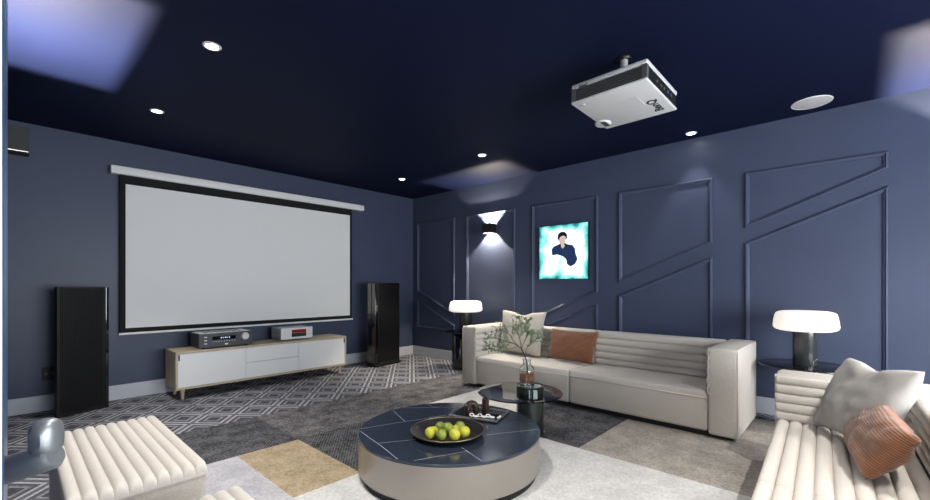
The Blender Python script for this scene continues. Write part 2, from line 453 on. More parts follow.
pols = [
 ([(5.36, T), (4.494, T), (4.494, .70), (5.36, 1.06)], 'upper wall panel moulding nearest the room corner'),
 ([(5.36, .93), (4.494, .55), (4.494, Z0), (5.36, Z0)], 'low wedge wall moulding nearest the room corner'),
 ([(4.245, T), (3.36, T), (3.36, Z0), (4.245, Z0)], 'tall rectangular wall moulding around the sconce'),
 ([(3.09, T), (2.182, T), (2.182, 1.08), (3.09, .70)], 'wall panel moulding around the poster'),
 ([(3.09, .57), (2.182, .95), (2.182, Z0), (3.09, Z0)], 'low wedge wall moulding under the poster'),
 ([(1.939, T), (1.012, T), (1.012, 1.565), (1.939, 1.185)], 'upper slanted wall moulding over the sofa'),
 ([(1.939, 1.045), (1.012, 1.435), (1.012, Z0), (1.939, Z0)], 'lower slanted wall moulding behind the sofa'),
 ([(.75, T), (-.193, T), (-.193, 2.06), (.75, 1.68)], 'upper slanted wall moulding at right'),
 ([(.75, 1.55), (-.193, 1.93), (-.193, Z0), (.75, Z0)], 'large slanted wall moulding behind the right lamp'),
 ([(-.45, T), (-1.35, T), (-1.35, Z0), (-.45, Z0)], 'tall rectangular wall moulding beyond the frame'),
]
for i, (p, l) in enumerate(pols): moulding('trim_%d' % (i+1), p, l)

# closed leaf of the double door at the left edge, with its handle
d1 = thing('door_1', 'dark blue door leaf with cream edge at far left', 'door', (0, 0, 0)); d1['kind'] = 'structure'
obj('door_leaf', B(XW-.03, -.0035, .5, 1.279, .005, DH-.005, bev=.0015), door_b, d1)
obj('door_edge', B(XW-.029, -.0045, .494, .4995, .005, DH-.005), door_p, d1)
HZ_ = .990
hd = obj('door_handle', tube([(-.009, .5765, .979), (.0055, .5595, .9853), (.018, .5465, .991), (.0265, .538, .9945), (.0285, .536, .9955)], [.0125, .0125, .012, .0115, .009], 24), steel, d1, smooth='a')
hd['label'] = 'brushed steel handle bar'
bm = bmesh.new()   # rounded grip standing on the end of the bar
cx, cy = .0225, .5425
dirv = Vector((.66, -.6, 0)).normalized(); side = Vector((dirv.y, -dirv.x, 0))
vs = []
for t_ in (-.5, -.47, -.36, -.15, .15, .36, .47, .5):
    q = abs(t_*2); sc = 1 if q < .3 else math.sqrt(max(.25, 1-((q-.3)/.78)**2))
    ring = []
    for k in range(25):
        a = 2*PI*k/24; c_, s_ = math.cos(a), math.sin(a)
        ex = math.copysign(abs(c_)**.6, c_); ez = math.copysign(abs(s_)**.7, s_)
        if k < 24: ring.append(bm.verts.new(Vector((cx, cy, 1.0115)) + dirv*ex*.0102*sc + Vector((0, 0, 1))*ez*.0172*sc + side*t_*.024))
    vs.append(ring)
for a, b in zip(vs, vs[1:]):
    for k in range(24): bm.faces.new((a[k], a[(k+1) % 24], b[(k+1) % 24], b[k]))
bm.faces.new(vs[0]); bm.faces.new(vs[-1])
obj('handle_grip', bm, steel, hd, smooth='a')
dt = B(XW, -.006, D1, D1+.06, 0, DH+.06, bev=.002)
struct('trim_11', dt, door_b, 'dark blue door casing strip at the left edge')

# ------------------------------------------------------------------ lights and ceiling fixtures
def downlight(x, y, label, watt, size=105, blend=.6, off=False):
    t = thing('recessed_downlight', label, 'ceiling light', (x, y, HC-.0005), 0, 'recessed ceiling downlights')
    obj('trim_ring', lathe([(.034, -.001), (.036, -.006), (.046, -.006), (.052, -.001), (.052, 0), (.034, 0), (.034, -.001)], 32), white_pl, t, smooth='a')
    obj('lamp_lens', lathe([(0, -.003), (.02, -.0035), (.033, -.001), (.033, 0), (0, 0)], 24), emit_down, t, smooth=True)
    l = bpy.data.lights.new('downlight_lamp', 'SPOT'); l.energy = watt; l.color = (1, .965, .92)
    l.spot_size = math.radians(size); l.spot_blend = blend; l.shadow_soft_size = .03
    lo = bpy.data.objects.new('downlight_lamp', l); COL.objects.link(lo); lo.parent = t; lo.location = (0, 0, -.02)
    return t
KW = 150
downlight(.84, 2.89, 'brightest downlight, upper left of the ceiling', KW, 90, 1)
downlight(.838, 4.302, 'downlight above the left end of the screen', KW*.8, 74, 1)
downlight(3.658, 4.567, 'downlight nearest the far room corner', KW*.5, 74, 1)
downlight(3.598, 3.071, 'downlight beside the lit patch over the sconce', KW, 84, 1)
downlight(4.45, 1.157, 'downlight close to the panelled wall, right of the projector', KW*.12, 70)
for x, y, w in ((.84, 1.45, 1), (.84, -.1, .7), (2.2, -.7, 1.2), (3.7, -1.2, .8), (.84, -1.7, .8), (2.2, -1.9, .8)):  # extra downlights out of view, added as general fill
    downlight(x, y, 'unseen ceiling downlight added behind the viewer for fill', KW*w)

lens_m = mat('frosted_lens_lit', (235, 235, 235), .5, emis=(255, 250, 240), estr=1.0)
def sconce(x, y, rz, label, watt, dz=0, lens=False, D=.125):
    """box wall light open at top and bottom; local +X points into the room"""
    t = thing('wall_sconce', label, 'wall light', (x, y, 1.955), rz, 'box wall sconces')
    h2, w2, th = .066, .078, .004
    bm = bmesh.new()
    box(bm, D-th, D, -w2, w2, -h2, h2); box(bm, 0, D-th, -w2, -w2+th, -h2, h2); box(bm, 0, D-th, w2-th, w2, -h2, h2)
    box(bm, 0, th, -w2+th, w2-th, -h2, h2)
    obj('housing', bm, black_m, t)
    obj('lamp_holder', B(th, .044, -.006, .006, dz-.005, dz+.005), white_pl, t)
    if lens:
        obj('light_block_plate', B(th, D-th, -w2+.034, w2-th, -h2+.003, -h2+.007), black_m, t)  # plate added to block most of the downward beam
        obj('lower_lens', B(th, D-th, -w2+th, -w2+.034, -h2+.002, -h2+.006), lens_m, t)
    l = bpy.data.lights.new('sconce_lamp', 'POINT'); l.energy = watt; l.shadow_soft_size = .0055; l.color = (1, .87, .68)
    lo = bpy.data.objects.new('sconce_lamp', l); COL.objects.link(lo); lo.parent = t; lo.location = (.0555, 0, dz)
    return t
sconce(XR, 3.77, PI, 'black box wall sconce lighting the panelled wall above the far lamp', 125)
sconce(XW, 3.41, 0, 'black box wall sconce at the far left edge', 560, dz=-.004, lens=True, D=.112)
sconce(XR, -.92, PI, 'black box wall sconce on the panelled wall beyond the right edge', 800, lens=True, D=.165)

# in-ceiling speaker
t = thing('ceiling_speaker', 'round light grey speaker grille flush in the navy ceiling', 'speaker', (4.36, .255, HC-.0005))
obj('grille', lathe([(0, -.006), (.118, -.006), (.125, -.004), (.125, 0), (0, 0)], 56), mat('speaker_cloth', (196, 194, 192), .8, bump=.3, bump_scale=500), t, smooth='a')
obj('rim', lathe([(.1252, 0), (.1252, -.006), (.13, -.006), (.133, -.001), (.133, 0), (.1252, 0)], 56), white_pl, t, smooth='a')

# projector
pt = thing('projector', 'white ceiling projector with dark side vents on a short mount', 'projector', (2.745, 1.115, 2.325), math.radians(-1.5))
pt.rotation_euler = (0, math.radians(3), math.radians(-1.5))
white_pl_keep = white_pl; white_pl = mat('projector_shell', (196, 196, 196), .5)
PX, PY, PH = .255, .245, .118
bm = B(-PX, PX, -PY, PY, 0, .018, bev=.008, seg=3)
obj('lower_shell', bm, white_pl, pt, smooth='a')
obj('upper_shell', B(-PX, PX, -PY, PY, .096, PH+.01, bev=.01, seg=3), white_pl, pt, smooth='a')
obj('vent_core', B(-PX+.012, PX-.012, -PY+.012, PY-.012, .016, .098), black_m, pt)
bm = bmesh.new()
for k in range(6): box(bm, -PX+.002, -PX+.0125, -PY+.03, PY-.03, .026+k*.0122, .030+k*.0122)
for yy in (-PY+.002, PY-.032): box(bm, -PX+.001, -PX+.03, yy, yy+.03, .017, .097)
obj('side_vent', bm, vent_pl, pt)
bm = bmesh.new()
box(bm, -PX+.03, PX-.01, -PY+.004, -PY+.013, .018, .096)
obj('connector_panel', bm, black_m, pt)
bm = bmesh.new()
bm.free(); pb = mat('port_blue', (70, 80, 150), .4)
for k, (w, hh) in enumerate(((.02, .012), (.03, .01), (.016, .016), (.02, .02), (.02, .02))):
    obj('connector_port', B(-.1+k*.06, -.1+k*.06+w, -PY+.001, -PY+.0045, .05, .05+hh), pb if k == 3 else vent_pl, pt)
bm = lathe([(0, -.016), (.04, -.016), (.052, -.011), (.058, 0), (.058, .004), (0, .004)], 40)
for v in bm.verts: v.co += Vector((PX-.115, PY-.03, 0))
obj('lens_housing', bm, white_pl, pt, smooth='a')
bm = lathe([(0, 0), (.034, 0), (.036, .012), (.028, .02), (0, .014)], 36)
bmesh.ops.rotate(bm, verts=bm.verts, cent=(0, 0, 0), matrix=Matrix.Rotation(-PI/2, 3, 'X'))
for v in bm.verts: v.co += Vector((PX-.115, PY-.004, .052))
obj('lens', bm, black_g, pt, smooth='a')
obj('focus_window', B(PX-.17, PX-.085, PY-.07, PY-.035, -.0175, -.0155), mat('dark_window', (50, 50, 52), .4), pt)
obj('service_cover', B(-.1, .04, -.12, .0, -.003, .001, bev=.001), white_pl, pt)
fg = mat('foot_grey', (170, 170, 168), .6)
for sx, sy in ((-1, 1),):
    obj('foot', lathe([(0, -.008), (.015, -.008), (.018, 0), (0, 0)], 20, None, sx*(PX-.05), sy*(PY-.06)), fg, pt, smooth='a')
pole = obj('mount_pole', lathe([(.024, PH+.01), (.024, HC-2.33-.012)], 24), alu, pt, loc=(-.06, -.02, 0), smooth='a')
obj('mount_plate', lathe([(0, -.012), (.045, -.012), (.05, -.002), (.05, -.0005), (0, -.0005)], 32), metal_d, pole, loc=(0, 0, HC-2.33), smooth='a')
white_pl = white_pl_keep
def text_mesh(s, size, ext=.0006):
    cu = bpy.data.curves.new('writing', 'FONT'); cu.body = s; cu.size = size; cu.extrude = ext; cu.align_x = 'CENTER'; cu.align_y = 'CENTER'
    cu.offset = size*.02
    o = bpy.data.objects.new('writing', cu); COL.objects.link(o)
    bpy.context.view_layer.update()
    me = bpy.data.meshes.new_from_object(o.evaluated_get(bpy.context.evaluated_depsgraph_get()))
    bpy.data.objects.remove(o); bpy.data.curves.remove(cu)
    return me
logo_m = mat('dark_logo_ink', (28, 28, 32), .5)
me = text_mesh('BenQ', .078); me.materials.append(logo_m)
o = bpy.data.objects.new('logo_lettering', me); COL.objects.link(o); o.parent = pt
o.location = (.10, -.165, -.001); o.rotation_euler = (PI, 0, PI)
me = text_mesh('BenQ', .026); me.materials.append(logo_m)
o = bpy.data.objects.new('badge_lettering', me); COL.objects.link(o); o.parent = pt
o.location = (-PX-.0002, .16, .1); o.rotation_euler = (PI/2, 0, -PI/2)

# ------------------------------------------------------------------ screen
sc = thing('projection_screen', 'large white pull-down projection screen with black border', 'screen', (2.14, YL-.0505, 0))
obj('casing', B(-1.465, 1.465, -.045, .05, 2.272, 2.355, bev=.012, seg=3), white_p, sc, smooth='a')
obj('border_fabric', B(-1.39, 1.27, -.014, -.011, .675, 2.275), mat('screen_black_border', (26, 26, 26), .9), sc)
obj('viewing_surface', B(-1.345, 1.235, -.0155, -.0145, .722, 2.182), screen_w, sc)
obj('weight_bar', B(-1.4, 1.285, -.022, -.004, .655, .677, bev=.004), white_p, sc)

# ------------------------------------------------------------------ loudspeakers
t = thing('floor_speaker', 'slim black ribbed panel loudspeaker left of the screen', 'speaker', (.455, 5.135, 0), math.radians(20))
bm = B(-.19, .19, 0, .05, .0, 1.14, bev=.004)
obj('cabinet', bm, black_m, t)
bm = bmesh.new()
for k in range(26): box(bm, -.168+k*.0123, -.168+k*.0123+.0085, -.0045, 0.001, .03, 1.125, bev=.0015, seg=1)
obj('ribbed_grille', bm, black_gr, t)
obj('edge_trim', B(.165, .189, -.012, .001, .0, 1.14, bev=.003), black_g, t)
obj('side_fin', B(-.194, -.172, -.012, .001, .0, 1.145, bev=.003), black_m, t)
t = thing('floor_speaker', 'wide glossy black tower loudspeaker in the far corner', 'speaker', (3.745, 5.08, 0), math.radians(9))
obj('cabinet', B(-.26, .235, -.08, .085, .03, 1.195, bev=.008, seg=3), black_g, t, smooth='a')
obj('plinth', B(-.27, .25, -.095, .095, 0, .03, bev=.004), black_m, t)
obj('front_grille', B(-.215, .222, -.092, -.08, .06, 1.17, bev=.005), black_gr, t)
bm = bmesh.new()
obj('side_panel', B(-.266, -.26, -.07, -.015, .62, 1.18, bev=.001), mat('smoked_chrome', (120, 118, 112), .18, metal=.9), t)
obj('side_panel', B(-.266, -.26, .0, .07, .62, 1.18, bev=.001), bpy.data.materials['smoked_chrome'], t)
obj('side_panel', B(-.266, -.26, -.07, .07, .06, .3, bev=.001), bpy.data.materials['smoked_chrome'], t)

# wall outlet
t = thing('wall_outlet', 'black double wall socket beside the slim speaker', 'socket', (.25, YL, .34))
obj('face_plate', B(-.052, .052, -.01, 0, -.06, .06, bev=.003), black_m, t)
for dx in (-.025, .025):
    bm = lathe([(0, 0), (.014, 0), (.014, .002), (0, .002)], 16)
    bmesh.ops.rotate(bm, verts=bm.verts, cent=(0, 0, 0), matrix=Matrix.Rotation(PI/2, 3, 'X'))
    obj('socket_hole', bm, vent_pl, t, loc=(dx, -.0105, 0))

# ------------------------------------------------------------------ media console
CY0, CY1 = 4.953, 5.36
t = thing('media_console', 'long low oak media console with white doors under the screen', 'cabinet', (2.085, CY0, 0))
X0, X1 = -.968, .945
bm = bmesh.new()
box(bm, X0, X1, 0, CY1-CY0, .465, .487, bev=.002); box(bm, X0, X1, 0, CY1-CY0, .105, .127, bev=.002)
box(bm, X0, X0+.02, 0.0005, CY1-CY0-.0005, .127, .465); box(bm, X1-.02, X1, 0.0005, CY1-CY0-.0005, .127, .465)
box(bm, X0+.02, X1-.02, CY1-CY0-.012, CY1-CY0-.002, .127, .465)
obj('carcass', bm, wood, t)
a, b = X0+.022, X1-.022
xa, xb = 1.776-2.085, 2.383-2.085
dl = obj('door', B(a, xa-.0015, .004, .02, .129, .463, bev=.0012), white_p, t)
obj('handle', B(a+.002, a+.014, .0005, .005, .40, .46), black_m, dl)
dr = obj('door', B(xb+.0015, b, .004, .02, .129, .463, bev=.0012), white_p, t)
obj('handle', B(b-.014, b-.002, .0005, .005, .40, .46), black_m, dr)
obj('drawer', B(xa+.0015, xb-.0015, .004, .02, .129, .294, bev=.0012), white_p, t)
obj('drawer', B(xa+.0015, xb-.0015, .004, .02, .299, .463, bev=.0012), white_p, t)
for x, y in ((X0+.07, .05), (X0+.07, CY1-CY0-.06), (X1-.07, .05), (X1-.07, CY1-CY0-.06)):
    obj('leg', lathe([(0, 0), (.014, 0), (.021, .105), (0, .105)], 20, cx=x, cy=y), wood, t, smooth='a')
obj('leg', lathe([(0, 0), (.01, 0), (.012, .105), (0, .105)], 20, cx=.5, cy=CY1-CY0-.1), metal_d, t, smooth='a')

t = thing('av_receiver', 'dark grey receiver with round silver knob on the console', 'receiver', (1.595, 5.0, .4875))
obj('chassis', B(-.262, .262, .006, .30, .012, .158, bev=.004), anth, t)
obj('front_panel', B(-.265, .265, -.006, .008, .012, .16, bev=.004), anth, t)
obj('top_panel', B(-.25, .25, .02, .29, .158, .163, bev=.001), white_pl, t)
bm = bmesh.new()
for k in range(7): box(bm, -.19+k*.055, -.19+k*.055+.035, .06, .24, .1632, .1637)
obj('top_vent', bm, vent_pl, t)
ds = obj('display', B(-.14, .09, -.0075, -.004, .088, .126), black_g, t)
bm = bmesh.new()
for k, w in enumerate((.012, .008, .014, .006, .01)): box(bm, -.06+k*.02, -.06+k*.02+w, -.0082, -.0074, .102, .114)
obj('readout', bm, led, ds)
bm = lathe([(0, .022), (.034, .022), (.04, .014), (.042, 0), (0, 0)], 40)
bmesh.ops.rotate(bm, verts=bm.verts, cent=(0, 0, 0), matrix=Matrix.Rotation(PI/2, 3, 'X'))
obj('volume_knob', bm, alu, t, loc=(.185, -.006, .107), smooth='a')
for z in (.118, .083, .05): obj('side_button', B(-.215, -.19, -.009, -.005, z, z+.01, bev=.001, seg=1), alu, t)
bm = bmesh.new()
for k in range(9): box(bm, -.135+k*.026, -.135+k*.026+.012, -.008, -.005, .068, .073)
obj('button_row', bm, alu, t)
obj('badge', B(-.018, .012, -.0085, -.005, .03, .044), white_pl, t)
for sx in (-.21, .21):
    for yy in (.04, .26): obj('foot', lathe([(0, 0), (.018, 0), (.018, .0125), (0, .0125)], 16, cx=sx, cy=yy), black_m, t)

t = thing('disc_player', 'small silver disc player with a dark red display', 'disc player', (2.405, 5.05, .4875))
obj('chassis', B(-.195, .195, .008, .28, .012, .148, bev=.005), alu, t)
obj('front_panel', B(-.2, .2, -.006, .01, .012, .152, bev=.005), white_pl, t)
obj('display', B(-.07, .115, -.0078, -.004, .085, .128), redd, t)
obj('disc_slot', B(-.07, .115, -.0078, -.004, .04, .084), black_g, t)
bm = bmesh.new()
for k in range(3): lathe([(0, 0), (.006, 0), (.006, .003), (0, .003)], 12, bm, .14+k*.017, 0)
bmesh.ops.rotate(bm, verts=bm.verts, cent=(0, 0, 0), matrix=Matrix.Rotation(PI/2, 3, 'X'))
obj('button_row', bm, alu, t, loc=(0, -.006, .06))
for sx in (-.15, .15):
    for yy in (.04, .24): obj('foot', lathe([(0, 0), (.016, 0), (.016, .0125), (0, .0125)], 16, cx=sx, cy=yy), black_m, t)

# ------------------------------------------------------------------ sconce-side poster
t = thing('backlit_poster', 'backlit turquoise and white poster of a seated dark-haired person', 'poster', (XR, 2.625, 1.575))
obj('light_box', B(-.035, 0, -.338, .338, -.343, .332, bev=.003), black_m, t)
obj('print_sheet', B(-.0365, -.0352, -.333, .333, -.337, .326), poster_mat(), t)
def flat(pts, x, th=.0006):   # pts in (y to viewer's right, z)
    bm = bmesh.new(); f = bm.faces.new([bm.verts.new((x, -p[0], p[1])) for p in pts])
    r = bmesh.ops.extrude_face_region(bm, geom=[f]); bmesh.ops.translate(bm, verts=[v for v in r['geom'] if isinstance(v, bmesh.types.BMVert)], vec=(-th, 0, 0))
    return bm
obj('printed_coat', flat([(-.15, -.02), (-.155, .03), (-.12, .065), (-.06, .085), (-.03, .1), (.03, .1), (.07, .08), (.13, .07), (.165, .03), (.175, -.04), (.2, -.1), (.17, -.16), (.11, -.19), (.06, -.16), (.05, -.1), (0, -.06), (-.08, -.035), (-.14, -.045)], -.0367), coat_p, t)
obj('printed_face', flat([(.045*math.cos(a)-.005, .145+.062*math.sin(a)) for a in [2*PI*k/20 for k in range(20)]], -.0374), skin_p, t)
obj('printed_neck', flat([(-.025, .1), (.02, .1), (.03, .06), (0, .03), (-.02, .055)], -.0374), skin_p, t)
obj('printed_hair', flat([(-.055, .13), (-.07, .17), (-.06, .215), (-.02, .24), (.03, .235), (.06, .205), (.062, .16), (.042, .135), (.04, .175), (.015, .19), (-.02, .185), (-.04, .165)], -.0382), hair_p, t)

# ------------------------------------------------------------------ rug
t = thing('patchwork_rug', 'large patchwork rug of charcoal, beige, taupe and off-white blocks', 'rug', (1.035, .0, 0))
def patch(x0, x1, y0, y1, m, l):
    o = obj('rug_patch', B(x0-1.035, x1-1.035, y0, y1, .0005, .009), m, t); o['label'] = l
patch(.72, 1.456, 3.04, 3.83, pile_dark, 'dark dotted charcoal patch')
patch(1.456, 4.36, 3.04, 3.83, pile_char, 'charcoal patch')
patch(1.035, 1.456, 2.22, 3.04, pile_beige, 'beige patch')
patch(.11, 1.035, .7, 3.04, pile_lgrey, 'light grey patch')
patch(1.456, 2.72, 2.22, 3.04, pile_dark, 'dark dotted charcoal patch')
patch(1.035, 2.72, -.9, 2.22, pile_white, 'off-white patch')
patch(2.72, 4.36, 2.22, 3.04, pile_white, 'off-white patch')
patch(2.72, 4.36, 1.43, 2.22, pile_char2, 'dark charcoal patch')
patch(2.72, 4.36, -.9, 1.43, pile_taupe, 'taupe patch')
RZ = .0095

# ------------------------------------------------------------------ sofas (local: length along +X, front at y=0 facing -Y, back at +Y)
def make_sofa(label, loc, rz, L=2.72, AD=.74, seat_d=.53, TZ=.675):
    AW, SZ = .2, .352
    t = thing('channel_tufted_sofa', label, 'sofa', loc, rz, 'cream channel-tufted sofas')
    obj('plinth', B(.05, L-.05, .05, AD-.05, 0, .045), black_m, t)
    bw = (L-2*AW)/2
    for k in range(2):
        x0 = AW+k*bw+.003; x1 = x0+bw-.006
        s = obj('seat', B(x0, x1, .0, seat_d+.12, .045, SZ-.05, bev=.022, seg=4), cream_b, t, smooth='a')
        obj('seat_channels', channel((x0, -.004, SZ), (1, 0, 0), (0, 1, 0), (0, 0, 1), x1-x0, seat_d, 9, .027, .035, .055, edge_v=.018), cream, s, smooth='a')
        obj('seat_piping', tube([(x0+.004, -.003, SZ-.053), (x1-.004, -.003, SZ-.053)], .0045, 8), piping_m, s, smooth=True)
        b = obj('backrest', B(x0, x1, seat_d+.03, AD, SZ-.05, TZ-.004, bev=.03, seg=4), cream_b, t, smooth='a')
        obj('back_channels', channel((x0, seat_d-.01, SZ-.015), (1, 0, 0), (0, 0, 1), (0, -1, 0), x1-x0, TZ-SZ+.018, 5, .022, .03, .09, edge_v=.02), cream, b, smooth='a')
    for k in range(2):
        x0 = 0 if k == 0 else L-AW
        a = obj('arm', B(x0, x0+AW-.002, -.012, AD+.003, .03, TZ+.004, bev=.022, seg=4), cream_b, t, smooth='a')
        if k == 0: O, Wn = (AW+.012, -.014, SZ-.02), (1, 0, 0)
        else: O, Wn = (L-AW-.012, -.014, SZ-.02), (-1, 0, 0)
        obj('arm_channels', channel(O, (0, 1, 0), (0, 0, 1), Wn, seat_d+.034, TZ-SZ+.02, 5, .016, .018, .014, edge_v=.012), cream, a, smooth='a')
        xo = x0+.006 if k == 0 else x0+AW-.008
        pp = []
        for p in ((-.006, .06), (-.008, TZ-.02), (.01, TZ+.0), (AD-.02, TZ+.0)): pp.append((xo, p[0], p[1]))
        obj('piping', tube(pp, .004, 8), piping_m, a, smooth=True)
    return t
# sofa along the panelled wall: front faces -X ; local +X -> world -Y
make_sofa('cream channel-tufted sofa along the panelled wall', (3.56, 3.33, RZ), -PI/2)
# sofa at the right foreground: front faces +Y ; local +X -> world -X
make_sofa('cream channel-tufted sofa in the right foreground', (3.349, .352, RZ), PI+.0436, L=2.5, TZ=.605, seat_d=.555, AD=.77)

# ------------------------------------------------------------------ pillows
def cushion(name, label, corners, th, m, cat='cushion', **k):
    c = sum((Vector(p) for p in corners), Vector())/4
    b = Vector((c.x, c.y, min(p[2] for p in corners)))
    o = obj(name, pillow(*[Vector(p)-b for p in corners], th, **k), m, None, loc=b, smooth=True)
    return tag(o, label, cat)
cushion('throw_pillow', 'large beige-grey throw pillow with dented top on the far sofa',
        [(3.95, 3.10, .378), (3.90, 2.50, .378), (4.03, 2.50, .862), (4.05, 3.13, .862)], .15, beigep, chop=.07, seed=2.2)
cushion('lumbar_pillow', 'rust corduroy lumbar pillow on the far sofa',
        [(3.92, 2.43, .378), (3.88, 1.89, .378), (3.99, 1.87, .69), (4.01, 2.42, .69)], .12, rust, seed=5.1, pinch=.06)
cushion('throw_pillow', 'large grey throw pillow with dented top on the right foreground sofa',
        [(3.10, .17, .378), (2.64, -.09, .378), (2.72, -.225, .775), (3.09, .03, .765)], .16, greyp, chop=.07, seed=7.4, wr=.013)
cushion('lumbar_pillow', 'rust corduroy lumbar pillow on the right foreground sofa',
        [(2.93, .035, .380), (2.30, -.03, .380), (2.23, -.17, .60), (2.77, -.11, .61)], .15, rust, seed=9.3, pinch=.05, wr=.011)

# ------------------------------------------------------------------ ottomans
def ottoman(label, x0, x1, y0, y1, zt, z0):
    t = thing('channel_ottoman', label, 'ottoman', ((x0+x1)/2, (y0+y1)/2, z0), 0, 'cream channel ottomans')
    w, l, h = (x1-x0)/2, (y1-y0)/2, zt-z0
    obj('body', B(-w+.004, w-.004, -l+.004, l-.004, .03, h-.05, bev=.012, seg=3), cream_b, t, smooth='a')
    obj('plinth', B(-w+.04, w-.04, -l+.04, l-.04, 0, .031), black_m, t)
    obj('top_channels', channel((-w, -l, h), (0, 1, 0), (1, 0, 0), (0, 0, 1), 2*l, 2*w, 10, .019, .035, .055), cream, t, smooth='a')
    obj('piping', tube([(-w+.003, -l+.003, h-.052), (w-.003, -l+.003, h-.052), (w-.003, l-.003, h-.052), (-w+.003, l-.003, h-.052), (-w+.003, -l+.003, h-.052)], .004, 8, cap=False), piping_m, t)
ottoman('cream channel-tufted ottoman at the left foreground', .128, .561, 1.985, 2.95, .42, RZ)
ottoman('cream channel-tufted ottoman cut off by the bottom edge', .13, .578, .74, 1.69, .42, RZ)

# ------------------------------------------------------------------ side tables and lamps
def side_table(x, y, label, z=0, px=0, py=0):
    t = thing('side_table', label, 'side table', (x, y, z), 0, 'black glass side tables')
    obj('pedestal', lathe([(0, 0), (.115, 0), (.12, .005), (.12, .505), (.115, .512), (0, .512)], 48, cx=px, cy=py), black_g, t, smooth='a')
    obj('table_top', lathe([(0, .5125), (.298, .5125), (.302, .518), (.3, .5245), (.296, .526), (0, .526)], 72), dark_gl, t, smooth='a')
side_table(4.29, 3.96, 'black glass side table in the corner beyond the far sofa', 0, -.05, .055)
side_table(4.21, .285, 'black glass side table behind the right foreground sofa', RZ)
def lamp(x, y, label, k, z=0):
    t = thing('table_lamp', label, 'table lamp', (x, y, z+.5265), 0, 'glass-shade table lamps')
    obj('lamp_base', lathe([(0, 0), (.092*k, 0), (.094*k, .003), (.094*k, .262), (0, .262)], 48), marble_base, t, smooth='a')
    prof = [(q*k, w) for q, w in [(0, .2625), (.12, .2625), (.2, .267), (.232, .277), (.245, .29), (.247, .305), (.243, .34), (.236, .375), (.228, .398), (.214, .41), (.18, .418), (.1, .422), (0, .423)]]
    obj('lamp_shade', lathe(prof, 64), emit_lamp, t, smooth=True)
lamp(4.29, 3.96, 'white pill-shaded table lamp by the far sofa', .94)
lamp(4.21, .285, 'white pill-shaded table lamp behind the right foreground sofa', .83, RZ)

# ------------------------------------------------------------------ coffee table
K = .90/.84
TX, TY, TR, TZ_ = 1.765*K, 1.757*K, .526*K, .257
def vein(ax, ay, bx, by, w=.0014): return (ax-TX, ay-TY, bx-TX, by-TY, w)
VEINS = [vein(1.486, 2.27, 2.05, 2.078), vein(1.465, 2.239, 1.363, 1.734), vein(1.417, 1.984, 1.603, 1.873), vein(1.403, 1.655, 1.687, 1.54), vein(1.697, 1.594, 1.639, 1.4), vein(1.94, 1.625, 2.25, 1.445), vein(1.862, 2.533, 2.225, 2.171), vein(1.875, 2.432, 1.769, 2.18), vein(2.139, 2.451, 2.131, 2.243)]
stone = tabletop_mat()
t = thing('coffee_table', 'low round drum coffee table with dark stone top and champagne metal side', 'coffee table', (TX, TY, RZ))
obj('base_ring', lathe([(0, 0), (TR-.022, 0), (TR-.022, .041), (0, .041)], 96), black_m, t, smooth='a')
obj('drum', lathe([(0, .0405), (TR-.006, .0405), (TR-.002, .045), (TR-.002, TZ_-RZ-.016), (0, TZ_-RZ-.016)], 128), champ, t, smooth='a')
tp = obj('table_top', lathe([(0, TZ_-RZ-.0155), (TR-.001, TZ_-RZ-.0155), (TR, TZ_-RZ-.012), (TR, TZ_-RZ-.003), (TR-.003, TZ_-RZ), (0, TZ_-RZ)], 128), stone, t, smooth='a')

# fruit plate
PC = (1.668*K, 1.677*K)
t = thing('fruit_plate', 'round dark plate with raised brass rim holding limes', 'plate', (PC[0], PC[1], TZ_+.0005))
obj('dish', lathe([(0, 0), (.11, 0), (.125, .004), (.2, .024), (.206, .031), (.203, .033), (.195, .028), (.12, .011), (0, .008)], 72), plate_m, t, smooth='a')
t.scale = (K, K, K)
bm = bmesh.new(); n = 72
tube([(.2045*math.cos(2*PI*k/n), .2045*math.sin(2*PI*k/n), .033) for k in range(n+1)], .0024, 6, bm, cap=False)
obj('rim', bm, goldrim, t, smooth=True)
limes = [((1.527, 1.668), limem, .033, 'leftmost lime, yellow, at the plate front'),
         ((1.553, 1.607), limeg, .032, 'green lime second from left in the front row'),
         ((1.592, 1.548), limem, .034, 'yellow lime third from left in the front row'),
         ((1.672, 1.553), limem, .034, 'rightmost yellow lime on the plate'),
         ((1.588, 1.703), limem, .029, 'yellow lime behind the leftmost one'),
         ((1.633, 1.640), limeg, .033, 'green lime in the middle of the heap'),
         ((1.683, 1.626), limem, .029, 'yellow lime right of the middle green one'),
         ((1.652, 1.724), limeg, .031, 'green-yellow lime at the back left'),
         ((1.745, 1.655), limeg, .030, 'green-yellow lime at the back right')]
for (x, y), m, r, l in limes:
    x *= K; y *= K; r *= K*.87
    prof = []
    for k in range(17):
        a = -PI/2 + PI*k/16
        q = r*math.cos(a)*(1 if abs(a) < 1.2 else .9); zz = r*1.06*math.sin(a)
        if k in (0, 16): q = 0; zz *= 1.08
        prof.append((q, zz))
    bm = lathe(prof, 24)
    ang = random.uniform(.4, 1.3); az = random.uniform(0, 6.28)
    bmesh.ops.rotate(bm, verts=bm.verts, cent=(0, 0, 0), matrix=Matrix.Rotation(az, 3, 'Z') @ Matrix.Rotation(ang, 3, 'Y'))
    mz = min(v.co.z for v in bm.verts)
    hz = 0
    rr = math.hypot(x-PC[0], y-PC[1])/K
    floor_z = .008 if rr+.0 < .11 else .011 + (rr-.12)*.2+.004
    if l.startswith('green lime in the middle'): floor_z += .018
    o = obj('lime', bm, m, None, loc=(x, y, TZ_+.0012+floor_z-mz), smooth=True)
    tag(o, l, 'lime', 'limes on the plate')

